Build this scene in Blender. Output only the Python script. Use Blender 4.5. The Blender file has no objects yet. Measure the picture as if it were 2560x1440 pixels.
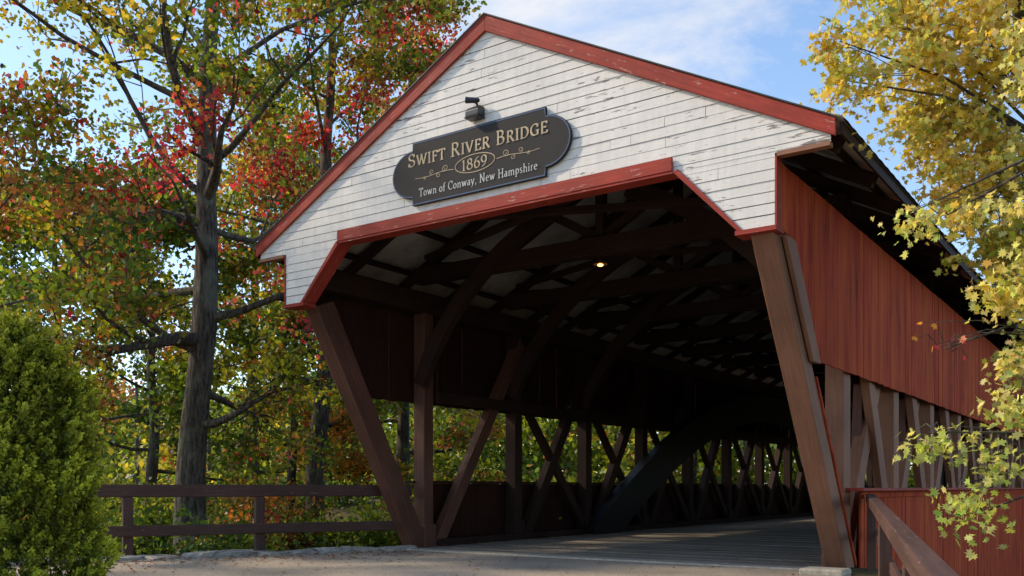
import bpy, math, random, bmesh
import numpy as np
from mathutils import Vector, noise
random.seed(7); RNG=np.random.default_rng(7)
SC=bpy.context.scene
COL=SC.collection
CX=-7.35   # bridge centre line

# ------------------------------------------------------------------ materials
def newmat(name):
    m=bpy.data.materials.new(name); m.use_nodes=True
    nt=m.node_tree; b=nt.nodes['Principled BSDF']; return m,nt,b
def N(nt,t,**k):
    n=nt.nodes.new(t)
    for a,v in k.items():
        if a in n.inputs: n.inputs[a].default_value=v
        else: setattr(n,a,v)
    return n
def ramp(nt,src,stops):
    r=nt.nodes.new('ShaderNodeValToRGB'); e=r.color_ramp.elements
    while len(e)<len(stops): e.new(0.5)
    for i,(p,c) in enumerate(stops):
        e[i].position=p; e[i].color=(c[0],c[1],c[2],1) if hasattr(c,'__len__') else (c,c,c,1)
    nt.links.new(src,r.inputs[0]); return r
def mix(nt,f,a,b,mode='MIX'):
    m=nt.nodes.new('ShaderNodeMix'); m.data_type='RGBA'; m.blend_type=mode
    for s,v in ((m.inputs[0],f),(m.inputs[6],a),(m.inputs[7],b)):
        if isinstance(v,bpy.types.NodeSocket): nt.links.new(v,s)
        elif hasattr(v,'__len__'): s.default_value=(v[0],v[1],v[2],1)
        else: s.default_value=v
    return m.outputs[2]
def wood(name,base,wear=(.30,.25,.2),wear_at=.66,rough=.75,spec=.25,vary=.45,grain=22,bump=.35,wmax=1.0,streak=None):
    m,nt,b=newmat(name); L=nt.links
    uv=N(nt,'ShaderNodeUVMap'); uv.uv_map='UVMap'
    oi=N(nt,'ShaderNodeObjectInfo')
    add=N(nt,'ShaderNodeVectorMath',operation='ADD')
    sc=N(nt,'ShaderNodeMath',operation='MULTIPLY'); sc.inputs[1].default_value=37.0
    L.new(oi.outputs['Random'],sc.inputs[0]); L.new(uv.outputs[0],add.inputs[0]); L.new(sc.outputs[0],add.inputs[1])
    mp=N(nt,'ShaderNodeMapping'); mp.inputs['Scale'].default_value=(1.2,grain,1); L.new(add.outputs[0],mp.inputs[0])
    n1=N(nt,'ShaderNodeTexNoise',Scale=1.6,Detail=7.0,Roughness=.65); L.new(mp.outputs[0],n1.inputs['Vector'])
    g=N(nt,'ShaderNodeNewGeometry')
    n2=N(nt,'ShaderNodeTexNoise',Scale=.9,Detail=5.0,Roughness=.6); L.new(g.outputs['Position'],n2.inputs['Vector'])
    mp2=N(nt,'ShaderNodeMapping'); mp2.inputs['Scale'].default_value=(2.2,14,1); L.new(add.outputs[0],mp2.inputs[0])
    n3=N(nt,'ShaderNodeTexNoise',Scale=2.2,Detail=8.0,Roughness=.7); L.new(mp2.outputs[0],n3.inputs['Vector'])
    r1=ramp(nt,n1.outputs[0],[(.25,1-vary),(.75,1+vary*.35)])
    r2=ramp(nt,n2.outputs[0],[(.3,.68),(.72,1.18)])
    c=mix(nt,1.0,base,r1.outputs[0],'MULTIPLY'); c=mix(nt,1.0,c,r2.outputs[0],'MULTIPLY')
    if streak:   # rain streaks: noise stretched vertically in world space
        mp3=N(nt,'ShaderNodeMapping'); mp3.inputs['Scale'].default_value=(3,3,.35); L.new(g.outputs['Position'],mp3.inputs[0])
        n4=N(nt,'ShaderNodeTexNoise',Scale=1.6,Detail=7.0,Roughness=.7); L.new(mp3.outputs[0],n4.inputs['Vector'])
        c=mix(nt,ramp(nt,n4.outputs[0],[(.42,0),(.62,.8)]).outputs[0],c,streak)
        c=mix(nt,1.0,c,ramp(nt,n4.outputs[0],[(.30,.62),(.42,1.0)]).outputs[0],'MULTIPLY')
    rw=ramp(nt,n3.outputs[0],[(wear_at,0),(wear_at+.05,wmax)])
    c=mix(nt,rw.outputs[0],c,wear)
    L.new(c,b.inputs['Base Color']); b.inputs['Roughness'].default_value=rough
    b.inputs['Specular IOR Level'].default_value=spec
    bp=N(nt,'ShaderNodeBump',Strength=bump,Distance=.01); L.new(n1.outputs[0],bp.inputs['Height']); L.new(bp.outputs[0],b.inputs['Normal'])
    return m
def simple(name,c,rough=.6,metal=0,nscale=8,var=.25,bump=.2,bd=.01,spec=.3):
    m,nt,b=newmat(name); L=nt.links
    g=N(nt,'ShaderNodeNewGeometry')
    n=N(nt,'ShaderNodeTexNoise',Scale=float(nscale),Detail=6.0,Roughness=.65); L.new(g.outputs['Position'],n.inputs['Vector'])
    r=ramp(nt,n.outputs[0],[(.3,1-var),(.7,1+var)])
    L.new(mix(nt,1.0,c,r.outputs[0],'MULTIPLY'),b.inputs['Base Color'])
    b.inputs['Roughness'].default_value=rough; b.inputs['Metallic'].default_value=metal; b.inputs['Specular IOR Level'].default_value=spec
    bp=N(nt,'ShaderNodeBump',Strength=bump,Distance=bd); L.new(n.outputs[0],bp.inputs['Height']); L.new(bp.outputs[0],b.inputs['Normal'])
    return m

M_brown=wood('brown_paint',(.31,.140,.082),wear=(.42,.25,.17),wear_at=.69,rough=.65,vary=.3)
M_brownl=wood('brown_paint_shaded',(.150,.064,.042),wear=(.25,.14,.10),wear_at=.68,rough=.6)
M_brownin=wood('dark_brown_timber_shaded',(.045,.023,.017),wear=(.08,.046,.034),wear_at=.67,rough=.7,spec=.15)  # brown timber darkened further: the bridge interior's shade is painted into its colour
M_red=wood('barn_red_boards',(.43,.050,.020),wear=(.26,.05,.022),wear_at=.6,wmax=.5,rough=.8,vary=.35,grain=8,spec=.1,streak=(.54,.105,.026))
M_trim=wood('red_trim_paint',(.38,.045,.026),wear=(.50,.28,.22),wear_at=.61,rough=.65,vary=.4)
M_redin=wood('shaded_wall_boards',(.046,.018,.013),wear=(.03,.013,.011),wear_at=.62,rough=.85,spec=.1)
M_deck=wood('weathered_deck',(.36,.30,.23),wear=(.20,.16,.12),wear_at=.58,rough=.85)
M_rail=wood('worn_brown_rail',(.10,.050,.037),wear=(.30,.25,.22),wear_at=.64,rough=.7)
M_arch=wood('dark_arch_timber',(.013,.011,.012),wear=(.02,.022,.034),wear_at=.62,rough=.6,spec=.2)  # bluish patches in the wear slot paint the arch's blue sheen into its colour

def white_mat():
    m,nt,b=newmat('peeling_white_paint'); L=nt.links
    uv=N(nt,'ShaderNodeUVMap'); uv.uv_map='UVMap'
    def ns(scale,sx,sy,det=8.0,ro=.7):
        mp=N(nt,'ShaderNodeMapping'); mp.inputs['Scale'].default_value=(sx,sy,1); L.new(uv.outputs[0],mp.inputs[0])
        n=N(nt,'ShaderNodeTexNoise',Scale=float(scale),Detail=det,Roughness=ro); L.new(mp.outputs[0],n.inputs['Vector']); return n
    a=ns(3.0,.8,5.0); d=ns(.5,1,1,4.0,.5); e=ns(14,.3,3.0); st=ns(3,4.0,.5); f=ns(9,1.0,4.0)
    c=mix(nt,1.0,(.83,.77,.69),ramp(nt,d.outputs[0],[(.3,.86),(.7,1.03)]).outputs[0],'MULTIPLY')
    c=mix(nt,1.0,c,ramp(nt,st.outputs[0],[(.3,.87),(.62,1.02)]).outputs[0],'MULTIPLY')
    c=mix(nt,1.0,c,ramp(nt,e.outputs[0],[(.28,.86),(.5,1.0)]).outputs[0],'MULTIPLY')
    sx=N(nt,'ShaderNodeSeparateXYZ'); L.new(uv.outputs[0],sx.inputs[0])
    ad=N(nt,'ShaderNodeMath',operation='MULTIPLY_ADD'); L.new(d.outputs[0],ad.inputs[0]); ad.inputs[1].default_value=.55; L.new(a.outputs[0],ad.inputs[2])
    mr=N(nt,'ShaderNodeMapRange'); L.new(sx.outputs[0],mr.inputs[0]); mr.inputs[1].default_value=-8; mr.inputs[2].default_value=-3; mr.inputs[3].default_value=-.01; mr.inputs[4].default_value=.075
    ad2=N(nt,'ShaderNodeMath',operation='ADD'); L.new(ad.outputs[0],ad2.inputs[0]); L.new(mr.outputs[0],ad2.inputs[1])
    pk=ramp(nt,ad2.outputs[0],[(.91,0),(.93,.95)])
    bare=mix(nt,e.outputs[0],(.09,.075,.065),(.40,.35,.30))
    c=mix(nt,pk.outputs[0],c,bare)
    ch=ramp(nt,f.outputs[0],[(.71,0),(.73,.8)])
    c=mix(nt,ch.outputs[0],c,(.14,.12,.10))
    L.new(c,b.inputs['Base Color']); b.inputs['Roughness'].default_value=.75; b.inputs['Specular IOR Level'].default_value=.15
    bp=N(nt,'ShaderNodeBump',Strength=.35,Distance=.006); L.new(e.outputs[0],bp.inputs['Height']); L.new(bp.outputs[0],b.inputs['Normal'])
    return m
M_white=white_mat()

def leaf_mat(name,trans=.4,rough=.45):
    m,nt,b=newmat(name); L=nt.links
    at=N(nt,'ShaderNodeAttribute'); at.attribute_name='leafcol'
    b.inputs['Roughness'].default_value=rough; b.inputs['Specular IOR Level'].default_value=.3
    L.new(at.outputs['Color'],b.inputs['Base Color'])
    tr=N(nt,'ShaderNodeBsdfTranslucent')
    L.new(mix(nt,1.0,at.outputs['Color'],(1.5,1.4,.9),'MULTIPLY'),tr.inputs[0])
    ms=N(nt,'ShaderNodeMixShader'); ms.inputs[0].default_value=trans
    L.new(b.outputs[0],ms.inputs[1]); L.new(tr.outputs[0],ms.inputs[2])
    L.new(ms.outputs[0],nt.nodes['Material Output'].inputs[0]); return m
M_leaf=leaf_mat('autumn_leaf',.48); M_hedge=leaf_mat('evergreen_spray',.25,.6)

def bark():
    m,nt,b=newmat('bark'); L=nt.links
    g=N(nt,'ShaderNodeNewGeometry')
    mp=N(nt,'ShaderNodeMapping'); mp.inputs['Scale'].default_value=(9,9,1.6); L.new(g.outputs['Position'],mp.inputs[0])
    n=N(nt,'ShaderNodeTexNoise',Scale=2.0,Detail=8.0,Roughness=.7); L.new(mp.outputs[0],n.inputs['Vector'])
    n2=N(nt,'ShaderNodeTexNoise',Scale=1.7,Detail=6.0); L.new(g.outputs['Position'],n2.inputs['Vector'])
    c=ramp(nt,n.outputs[0],[(.36,(.014,.011,.008)),(.5,(.09,.07,.052)),(.66,(.24,.19,.14))]).outputs[0]
    c=mix(nt,ramp(nt,n2.outputs[0],[(.54,0),(.64,.55)]).outputs[0],c,(.22,.22,.15))
    L.new(c,b.inputs['Base Color']); b.inputs['Roughness'].default_value=.9
    bp=N(nt,'ShaderNodeBump',Strength=1.0,Distance=.08); L.new(n.outputs[0],bp.inputs['Height']); L.new(bp.outputs[0],b.inputs['Normal'])
    return m
M_bark=bark()
M_metal_in=simple('roof_sheet_underside',(.42,.40,.37),rough=.6,nscale=2,var=.35)
M_roof=simple('roof_sheet_top',(.06,.055,.05),rough=.45,metal=.4,nscale=6)
M_black=simple('black_fixture',(.02,.021,.024),rough=.35,nscale=20,var=.1,spec=.5)
M_sign=simple('sign_slate',(.042,.038,.036),rough=.75,nscale=30,var=.08,bump=.05,spec=.15)
M_signedge=simple('sign_edge_blue',(.06,.11,.20),rough=.6,nscale=20,var=.1,bump=.05)
M_gold=simple('gold_lettering',(.45,.34,.21),rough=.6,nscale=6,var=.25,bump=.05)
M_cream=simple('cream_lettering',(.52,.52,.50),rough=.6,nscale=6,var=.1,bump=.05)
M_glass,_nt,_b=newmat('lamp_lens'); _b.inputs['Base Color'].default_value=(.75,.8,.85,1); _b.inputs['Roughness'].default_value=.15
M_bulb,_nt,_b=newmat('lit_bulb'); _b.inputs['Emission Color'].default_value=(1,.50,.13,1); _b.inputs['Emission Strength'].default_value=5
M_conc=simple('worn_concrete',(.42,.36,.28),rough=.9,nscale=14,var=.3,bump=.4)
M_stone=simple('grey_granite',(.32,.29,.25),rough=.9,nscale=7,var=.45,bump=.8,bd=.04)

def ground_mat(name,cols,scale=40):
    m,nt,b=newmat(name); L=nt.links
    g=N(nt,'ShaderNodeNewGeometry')
    n=N(nt,'ShaderNodeTexNoise',Scale=float(scale),Detail=6.0,Roughness=.7); L.new(g.outputs['Position'],n.inputs['Vector'])
    n2=N(nt,'ShaderNodeTexNoise',Scale=.7,Detail=5.0); L.new(g.outputs['Position'],n2.inputs['Vector'])
    v=N(nt,'ShaderNodeTexVoronoi',Scale=float(scale)*1.1); L.new(g.outputs['Position'],v.inputs['Vector'])
    c=ramp(nt,n.outputs[0],[(.3,cols[0]),(.5,cols[1]),(.72,cols[2])]).outputs[0]
    c=mix(nt,1.0,c,ramp(nt,n2.outputs[0],[(.3,.75),(.7,1.1)]).outputs[0],'MULTIPLY')
    c=mix(nt,1.0,c,ramp(nt,v.outputs['Distance'],[(.1,1.08),(.6,.78)]).outputs[0],'MULTIPLY')
    L.new(c,b.inputs['Base Color']); b.inputs['Roughness'].default_value=.95; b.inputs['Specular IOR Level'].default_value=.15
    bp=N(nt,'ShaderNodeBump',Strength=.7,Distance=.02); L.new(v.outputs['Distance'],bp.inputs['Height']); L.new(bp.outputs[0],b.inputs['Normal'])
    return m
M_ground=ground_mat('leaf_litter_soil',[(.03,.035,.012),(.09,.075,.03),(.2,.12,.045)],14)
M_road=ground_mat('packed_gravel',[(.37,.295,.215),(.52,.43,.325),(.64,.54,.42)],45)
M_water=simple('river_water',(.02,.03,.025),rough=.08,nscale=2,var=.2,bump=.3,spec=.6)

# ------------------------------------------------------------------ mesh helpers
class MB:
    def __init__(s): s.v=[];s.f=[];s.uv=[]
    def add(s,v,f,uv=None):
        o=len(s.v); s.v+= [tuple(p) for p in v]
        for i,q in enumerate(f):
            s.f.append([o+k for k in q])
            s.uv.append(uv[i] if uv else [(v[k][0],v[k][2]) for k in q])
    def beam(s,p0,p1,w,h,up=(0,0,1)):
        p0=Vector(p0);p1=Vector(p1);d=(p1-p0);Ln=d.length;d.normalize()
        up=Vector(up)
        if abs(d.dot(up))>.99: up=Vector((0,1,0))
        a=d.cross(up).normalized(); b=a.cross(d).normalized()
        v=[]
        for p in (p0,p1):
            for (i,j) in ((-1,-1),(1,-1),(1,1),(-1,1)): v.append(p+a*(i*w/2)+b*(j*h/2))
        f=[(3,2,1,0),(4,5,6,7)];r=random.random()*20
        uv=[[(0,r),(w,r),(w,r+h),(0,r+h)]]*2
        for k in range(4):
            k2=(k+1)%4; ww=w if k%2==0 else h; f.append((k,k2,4+k2,4+k))
            uv.append([(r,r+k),(r,r+k+ww),(r+Ln,r+k+ww),(r+Ln,r+k)])
        s.add(v,f,uv)
    def box(s,x0,x1,y0,y1,z0,z1):
        dx,dy,dz=x1-x0,y1-y0,z1-z0
        cx,cy,cz=(x0+x1)/2,(y0+y1)/2,(z0+z1)/2
        if dz>=dx and dz>=dy: s.beam((cx,cy,z0),(cx,cy,z1),dx,dy,up=(0,1,0))
        elif dx>=dy: s.beam((x0,cy,cz),(x1,cy,cz),dy,dz)
        else: s.beam((cx,y0,cz),(cx,y1,cz),dx,dz)
    def prism(s,poly,axis,a,b):
        def P(u,v,w):
            return {'x':(w,u,v),'y':(u,w,v),'z':(u,v,w)}[axis]
        n=len(poly); v=[P(p[0],p[1],a) for p in poly]+[P(p[0],p[1],b) for p in poly]
        f=[list(range(n))[::-1],[n+i for i in range(n)]]; r=random.random()*9
        k=max(range(n),key=lambda i:(poly[i][0]-poly[(i+1)%n][0])**2+(poly[i][1]-poly[(i+1)%n][1])**2)
        ex=poly[(k+1)%n][0]-poly[k][0]; ey=poly[(k+1)%n][1]-poly[k][1]; l=math.hypot(ex,ey); ex/=l;ey/=l
        U=[(r+p[0]*ex+p[1]*ey, r-p[0]*ey+p[1]*ex) for p in poly]
        uv=[U[::-1],U]
        for i in range(n):
            j=(i+1)%n; f.append((i,j,n+j,n+i)); uv.append([U[i],U[j],(U[j][0],U[j][1]+abs(b-a)),(U[i][0],U[i][1]+abs(b-a))])
        s.add(v,f,uv)
def obj(name,mb,mat,parent=None,bevel=0,smooth=False,label=None):
    v=mb.v
    if not v: return None
    xs=[p[0] for p in v];ys=[p[1] for p in v];zs=[p[2] for p in v]
    o=Vector(((min(xs)+max(xs))/2,(min(ys)+max(ys))/2,min(zs)))
    me=bpy.data.meshes.new(name); me.from_pydata([(p[0]-o.x,p[1]-o.y,p[2]-o.z) for p in v],[],mb.f)
    l=me.uv_layers.new(name='UVMap'); flat=[c for q in mb.uv for p in q for c in p[:2]]
    l.data.foreach_set('uv',flat)
    if smooth: me.polygons.foreach_set('use_smooth',[True]*len(me.polygons))
    me.materials.append(mat); ob=bpy.data.objects.new(name,me); COL.objects.link(ob)
    ob.location=o
    if parent: ob.parent=parent; ob.location=o-parent.location
    if bevel:
        b=ob.modifiers.new('bevel','BEVEL'); b.width=bevel; b.segments=1; b.limit_method='ANGLE'
    if label: ob['label']=label
    return ob
def empty(name,loc,label,cat,group=None):
    e=bpy.data.objects.new(name,None); e.location=loc; e.empty_display_size=.3; COL.objects.link(e)
    e['label']=label; e['category']=cat
    if group: e['group']=group
    return e
def top(ob,label,cat,group=None):
    ob['label']=label; ob['category']=cat
    if group: ob['group']=group
    return ob
def tube(mb,path,rad,n=8,wob=0):
    path=[Vector(p) for p in path]; m=len(path); v=[];f=[];uv=[]
    for i,p in enumerate(path):
        d=(path[min(i+1,m-1)]-path[max(i-1,0)]).normalized()
        a=d.cross(Vector((.3,1,.1)));a.normalize(); b=d.cross(a)
        for k in range(n):
            t=2*math.pi*k/n; r=rad[i]*(1+wob*random.uniform(-1,1))
            v.append(p+(a*math.cos(t)+b*math.sin(t))*r)
    for i in range(m-1):
        for k in range(n):
            k2=(k+1)%n; f.append((i*n+k,i*n+k2,(i+1)*n+k2,(i+1)*n+k)); uv.append([(0,0)]*4)
    f.append(list(range((m-1)*n,m*n))); uv.append([(0,0)]*n)
    mb.add(v,f,uv)

# ------------------------------------------------------------------ leaf clouds
def shape_maple():
    pts=[(0,-.5),(.07,-.18),(.34,-.32),(.28,-.1),(.52,.02),(.36,.1),(.42,.3),(.2,.2),(.12,.32),(0,.58)]
    return np.array(pts+[(-x,y) for x,y in pts[::-1][1:-1]])
SH_M=shape_maple()
SH_S=np.array([(0,-.5),(.40,-.22),(.22,.02),(.30,.30),(0,.5),(-.30,.30),(-.22,.02),(-.40,-.22)])
SH_Q=np.array([(0,-.5),(.36,0),(0,.5),(-.36,0)])
SH_L=np.array([(0,-.5),(.16,-.1),(.0,.5),(-.16,-.1)])
def leaves(name,C,size,cols,shape,mat,parent=None,up=.5,curl=.25,axis=None):
    C=np.asarray(C);n=len(C);K=len(shape)
    nr=RNG.normal(size=(n,3))+np.array([0,0,up]); nr/=np.linalg.norm(nr,axis=1)[:,None]
    if axis is None: t=RNG.normal(size=(n,3))+np.array([0,0,-.5])
    else: t=axis+RNG.normal(size=(n,3))*.35
    b=t-(t*nr).sum(1)[:,None]*nr; b/=np.linalg.norm(b,axis=1)[:,None]+1e-9
    a=np.cross(b,nr)
    sz=(np.asarray(size)*np.ones(n))[:,None,None]
    sh=shape; lift=curl*(np.abs(sh[:,0])**1.0)-curl*.6*(sh[:,1]**2)
    V=C[:,None,:]+sz*(sh[None,:,0,None]*a[:,None,:]+sh[None,:,1,None]*b[:,None,:]+lift[None,:,None]*nr[:,None,:]*RNG.uniform(-.3,1.4,(n,1,1)))
    V=V.reshape(-1,3); o=Vector((float(V[:,0].mean()),float(V[:,1].mean()),float(V[:,2].min())))
    V=V-np.array(o)
    me=bpy.data.meshes.new(name); me.vertices.add(n*K); me.vertices.foreach_set('co',V.astype(np.float32).ravel())
    me.loops.add(n*K); me.loops.foreach_set('vertex_index',np.arange(n*K,dtype=np.int32))
    me.polygons.add(n); me.polygons.foreach_set('loop_start',np.arange(0,n*K,K,dtype=np.int32))
    me.update(calc_edges=True)
    ca=me.color_attributes.new('leafcol','FLOAT_COLOR','POINT')
    cc=np.ones((n,4),np.float32); cc[:,:3]=np.clip(cols,0,1); ca.data.foreach_set('color',np.repeat(cc,K,axis=0).ravel())
    me.materials.append(mat); ob=bpy.data.objects.new(name,me); COL.objects.link(ob); ob.location=o
    if parent: ob.parent=parent; ob.location=o-parent.location
    return ob
G=(.105,.165,.020);DG=(.052,.095,.016);YG=(.30,.33,.03);Y=(.58,.43,.045);O=(.54,.21,.035);R=(.52,.038,.055);PR=(.56,.09,.11);DR=(.30,.04,.040);RU=(.44,.18,.055)
GO=(.68,.52,.11);LY=(.64,.57,.20);PG=(.42,.46,.10)
ZONES=[((-15.2,10.9,7.3),2.1,R),((-15.0,10.4,5.9),1.2,R),((-15.6,13.3,9.4),1.3,DR),((-15.5,8.4,6.3),1.0,RU),((-16.4,9.0,9.2),1.1,R),((-17.1,14.9,8.2),2.1,DR),((-17.0,17.0,10.2),1.8,R),
 ((-17.6,19.6,13.4),1.8,R),((-19,21,15),1.8,R),((-22,18.7,14.5),3.0,Y),((-16.2,6.9,5.4),1.5,RU),((-18.5,18.8,1.9),1.6,O),((-15.8,12.3,2.4),.7,R),((-14.3,13.4,4.4),.8,R)]
def pick(p,pal,s=.45,off=0.0,redp=0):
    for c,r,k in ZONES:
        d=(Vector(p)-Vector(c)).length/r
        if d<1 and random.random()<1.0*(1-d*d*.7):
            return random.choice((R,PR,R,R,DR,O)) if k is R else (random.choice((DR,DR,R,RU)) if k is DR else k)
    if redp and random.random()<redp: return random.choice((R,PR,R,RU,O))
    v=noise.noise(Vector(p)*s+Vector((off,off,off)))*.5+.5+random.uniform(-.13,.13)
    v=max(0,min(.999,(v-.22)/.56)); return pal[int(v*len(pal))]
def clusters_to_leaves(cl,per,sig,pal,size,off=0,jit=.28,kmin=3,redp=0):
    C=[];K=[]
    for (p,w) in cl:
        k=max(kmin,int(per*w)); base=np.array(pick(p,pal,off=off,redp=redp))
        alt=np.array(pick(p,pal,off=off+3,redp=redp))
        pts=RNG.normal(size=(k,3))*np.array([sig,sig,sig*.6])*w**.33+np.array(p)+np.array([0,0,-.1 if kmin>1 else 0])
        C.append(pts)
        m=RNG.random((k,1))**2.0; col=base*(1-m)+alt*m
        K.append(col*(1+RNG.normal(size=(k,1))*jit)*(1+RNG.normal(size=(k,3))*.08))
    C=np.concatenate(C);K=np.clip(np.concatenate(K),.004,.85)
    return C,np.full(len(C),1.0)*size*RNG.uniform(.65,1.25,len(C)),K
def gz(x,y):
    sd=max(y-13.1, -.91*(x+11.4)+.41*(y-12.4)-.5, .96*(x+3.3)+.273*(y-13.4)-.5)
    def ss(a,b,t):
        t=max(0,min(1,(t-a)/(b-a))); return t*t*(3-2*t)
    z=-.5*ss(0,2.2,sd)
    riv=ss(17,27,y)*(1-ss(43,50,y))
    z-=3.2*riv*ss(0,3,sd)
    if y>50: z+=.3*ss(50,56,y)
    if sd>.5: z+=.12*noise.noise(Vector((x*.4,y*.4,0)))*min(1,sd-.5)
    return z
def make_tree(label,x,y,h,r0,lean=(0,0),cb=2.5,cR=4.5,nleaf=30000,ls=.15,pal=(G,YG,Y),seed=1,nprim=18,sig=.24,sub=5,name='maple_tree',limbs=(),redp=.04,crook=.22):
    random.seed(seed); z0=gz(x,y)-.1
    E=empty(name,(x,y,z0),label,'tree')
    mb=MB(); path=[];rad=[]
    for i in range(17):
        f=i/16; path.append(Vector((x+lean[0]*f+crook*noise.noise(Vector((seed,f*4,0))),y+lean[1]*f+crook*noise.noise(Vector((seed,f*4,5))),z0+h*.93*f)))
        rad.append(r0*(1.3 if i==0 else 1)*(1-f)**.75+.02)
    tube(mb,path,rad,14,.09)
    def at(f):
        i=min(15,int(f*16)); return path[i].lerp(path[i+1],f*16-i), rad[min(i,16)]
    cl=[]
    def branch(p0,d,L,r,level):
        pts=[Vector(p0)];rs=[r];n=6 if level==0 else 4
        d=Vector(d).normalized()
        for i in range(n):
            d=(d+Vector((random.gauss(0,.18),random.gauss(0,.18),random.gauss(.06,.14)))).normalized()
            pts.append(pts[-1]+d*L/n); rs.append(max(.008,r*(1-(i+1)/n)**.8))
        tube(mb,pts,rs,6 if level==0 else 4)
        if level>=1:
            for i in range(1,n+1): 
                if (level==2 and i>=2) or i>2: cl.append((tuple(pts[i]+Vector((random.gauss(0,.1),random.gauss(0,.1),random.gauss(0,.1)))),random.uniform(.3,1.7)))
        if level<2:
            ns=sub if level==0 else 3
            for k in range(ns):
                fi=.3+.7*(k+random.random()*.7)/ns if level==0 else .3+.7*random.random()
                j=min(n-1,int(fi*n)); q=pts[j].lerp(pts[j+1],min(1,fi*n-j))
                dd=(d*.9+Vector((random.gauss(0,.75),random.gauss(0,.75),random.gauss(0,.45)))).normalized()
                branch(q,dd,L*(.5 if level==0 else .45)*random.uniform(.7,1.25),max(.01,rs[j]*.5),level+1)
    az=random.random()*6
    for i in range(nprim):
        f=(i+.5)/nprim; zf=(cb+(h*.93-cb)*f**.9)/(h*.93); p,r=at(min(.99,zf)); az+=2.4+random.uniform(-.3,.3)
        L=cR*(.62+.5*math.sin(math.pi*min(1,f*1.05)))*(1-.45*f**2)*random.uniform(.8,1.15)
        el=math.radians(-5+60*f+random.uniform(-10,10))
        branch(p,(math.cos(az)*math.cos(el),math.sin(az)*math.cos(el),math.sin(el)),L,max(.02,r*.38),0)
    for (zf,dv,L) in limbs:
        p,r=at(zf); branch(p,dv,L,r*.6,0)
    obj('trunk',mb,M_bark,E,smooth=True)
    C,S,K=clusters_to_leaves(cl,nleaf/len(cl),sig,pal,ls,off=seed*1.7,redp=redp)
    leaves('crown',C,S,K,SH_S,M_leaf,E)
    return E

# ================================================================== COVERED BRIDGE
BR=empty('covered_bridge',(CX,32,0),'red and brown wooden covered bridge with white clapboard gable','bridge')
XL,XR=CX-3.9,CX+3.9
YE=53.0
SL=.525; PK=7.355
cb=MB(); HB=.124
def ival(z):
    o=(7.255-z)/SL if z>=4.889 else (4.5 if z>=4.74 else 3.9)
    i=3.52+(2.70-3.52)*(z-3.95)/.81 if z<4.76 else 0
    return o,i
BRK=[4.74,4.76,4.889]
k=0; zb=3.95
random.seed(3)
while zb<7.25:
    zt=min(zb+HB,7.25); lv=[zb]+[b for b in BRK if zb<b<zt]+[zt]
    joints=sorted(random.uniform(-4.5,4.5) for _ in range(3)); jit=[random.uniform(-.0025,.0025) for _ in range(5)]
    gap=random.choice((.002,.003,.004,.008))
    for a,b in zip(lv[:-1],lv[1:]):
        oa,ia=ival(a+1e-5); ob_,ib=ival(b-1e-5)
        segs=[(-oa,-ia,-ob_,-ib),(ia,oa,ib,ob_)] if ia>0 else [(-oa,oa,-ob_,ob_)]
        for (l0,r0,l1,r1) in segs:
            cuts=[j for j in joints if max(l0,l1)+.15<j<min(r0,r1)-.15]
            xs=[(l0,l1)]+[(c,c) for c in cuts]+[(r0,r1)]
            for q in range(len(xs)-1):
                g=.002; A0,A1=xs[q];B0,B1=xs[q+1]
                if q>0: A0+=g;A1+=g
                if q<len(xs)-2: B0-=g;B1-=g
                jj=jit[(q+k)%5]; tl=random.uniform(-.0015,.0015)
                a_=a+(gap if a==zb else 0)
                ya=10-.012-.006*(1-(a-zb)/HB)-jj; yb=10-.012-.006*(1-(b-zb)/HB)-jj
                v=[(CX+A0,ya,a_),(CX+B0,ya+tl,a_),(CX+B1,yb,b),(CX+A1,yb,b)]
                cb.add(v,[(0,1,2,3)],[[(p[0],p[2]) for p in v]])
                if a==zb:
                    w=[(CX+A0,10.005,a_),(CX+B0,10.005,a_),(CX+B0,ya+tl,a_),(CX+A0,ya,a_)]
                    cb.add(w,[(0,1,2,3)],[[(p[0],p[2]) for p in w]])
    zb+=HB;k+=1
gs=obj('gable_siding',cb,M_white,BR,label='white clapboard gable with peeling paint')
bk=MB()
outline=[(CX-4.48,4.76),(CX-3.88,4.76),(CX-3.88,3.96),(CX-3.54,3.96),(CX-2.72,4.78),(CX+2.72,4.78),(CX+3.54,3.96),(CX+3.88,3.96),(CX+3.88,4.76),(CX+4.48,4.76),(CX+4.48,4.88),(CX,7.22),(CX-4.48,4.88)]
bk.prism(outline,'y',10.01,10.05)
obj('gable_backing',bk,M_brownin,BR)
for sgn in (-1,1):
    m=MB(); poly=[(CX,PK),(CX+sgn*4.56,PK-SL*4.56),(CX+sgn*4.56,PK-SL*4.56-.185),(CX,PK-.21)]
    m.prism(poly,'y',9.935,9.97); obj('fascia_board',m,M_trim,BR,bevel=.004)
m=MB(); m.box(CX-2.74,CX+2.70,9.935,9.968,4.765,4.925); obj('lintel_trim',m,M_trim,BR,bevel=.005)
m=MB(); m.box(CX-2.745,CX+2.705,9.945,10.16,4.735,4.762); obj('lintel_soffit',m,M_trim,BR)
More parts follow.
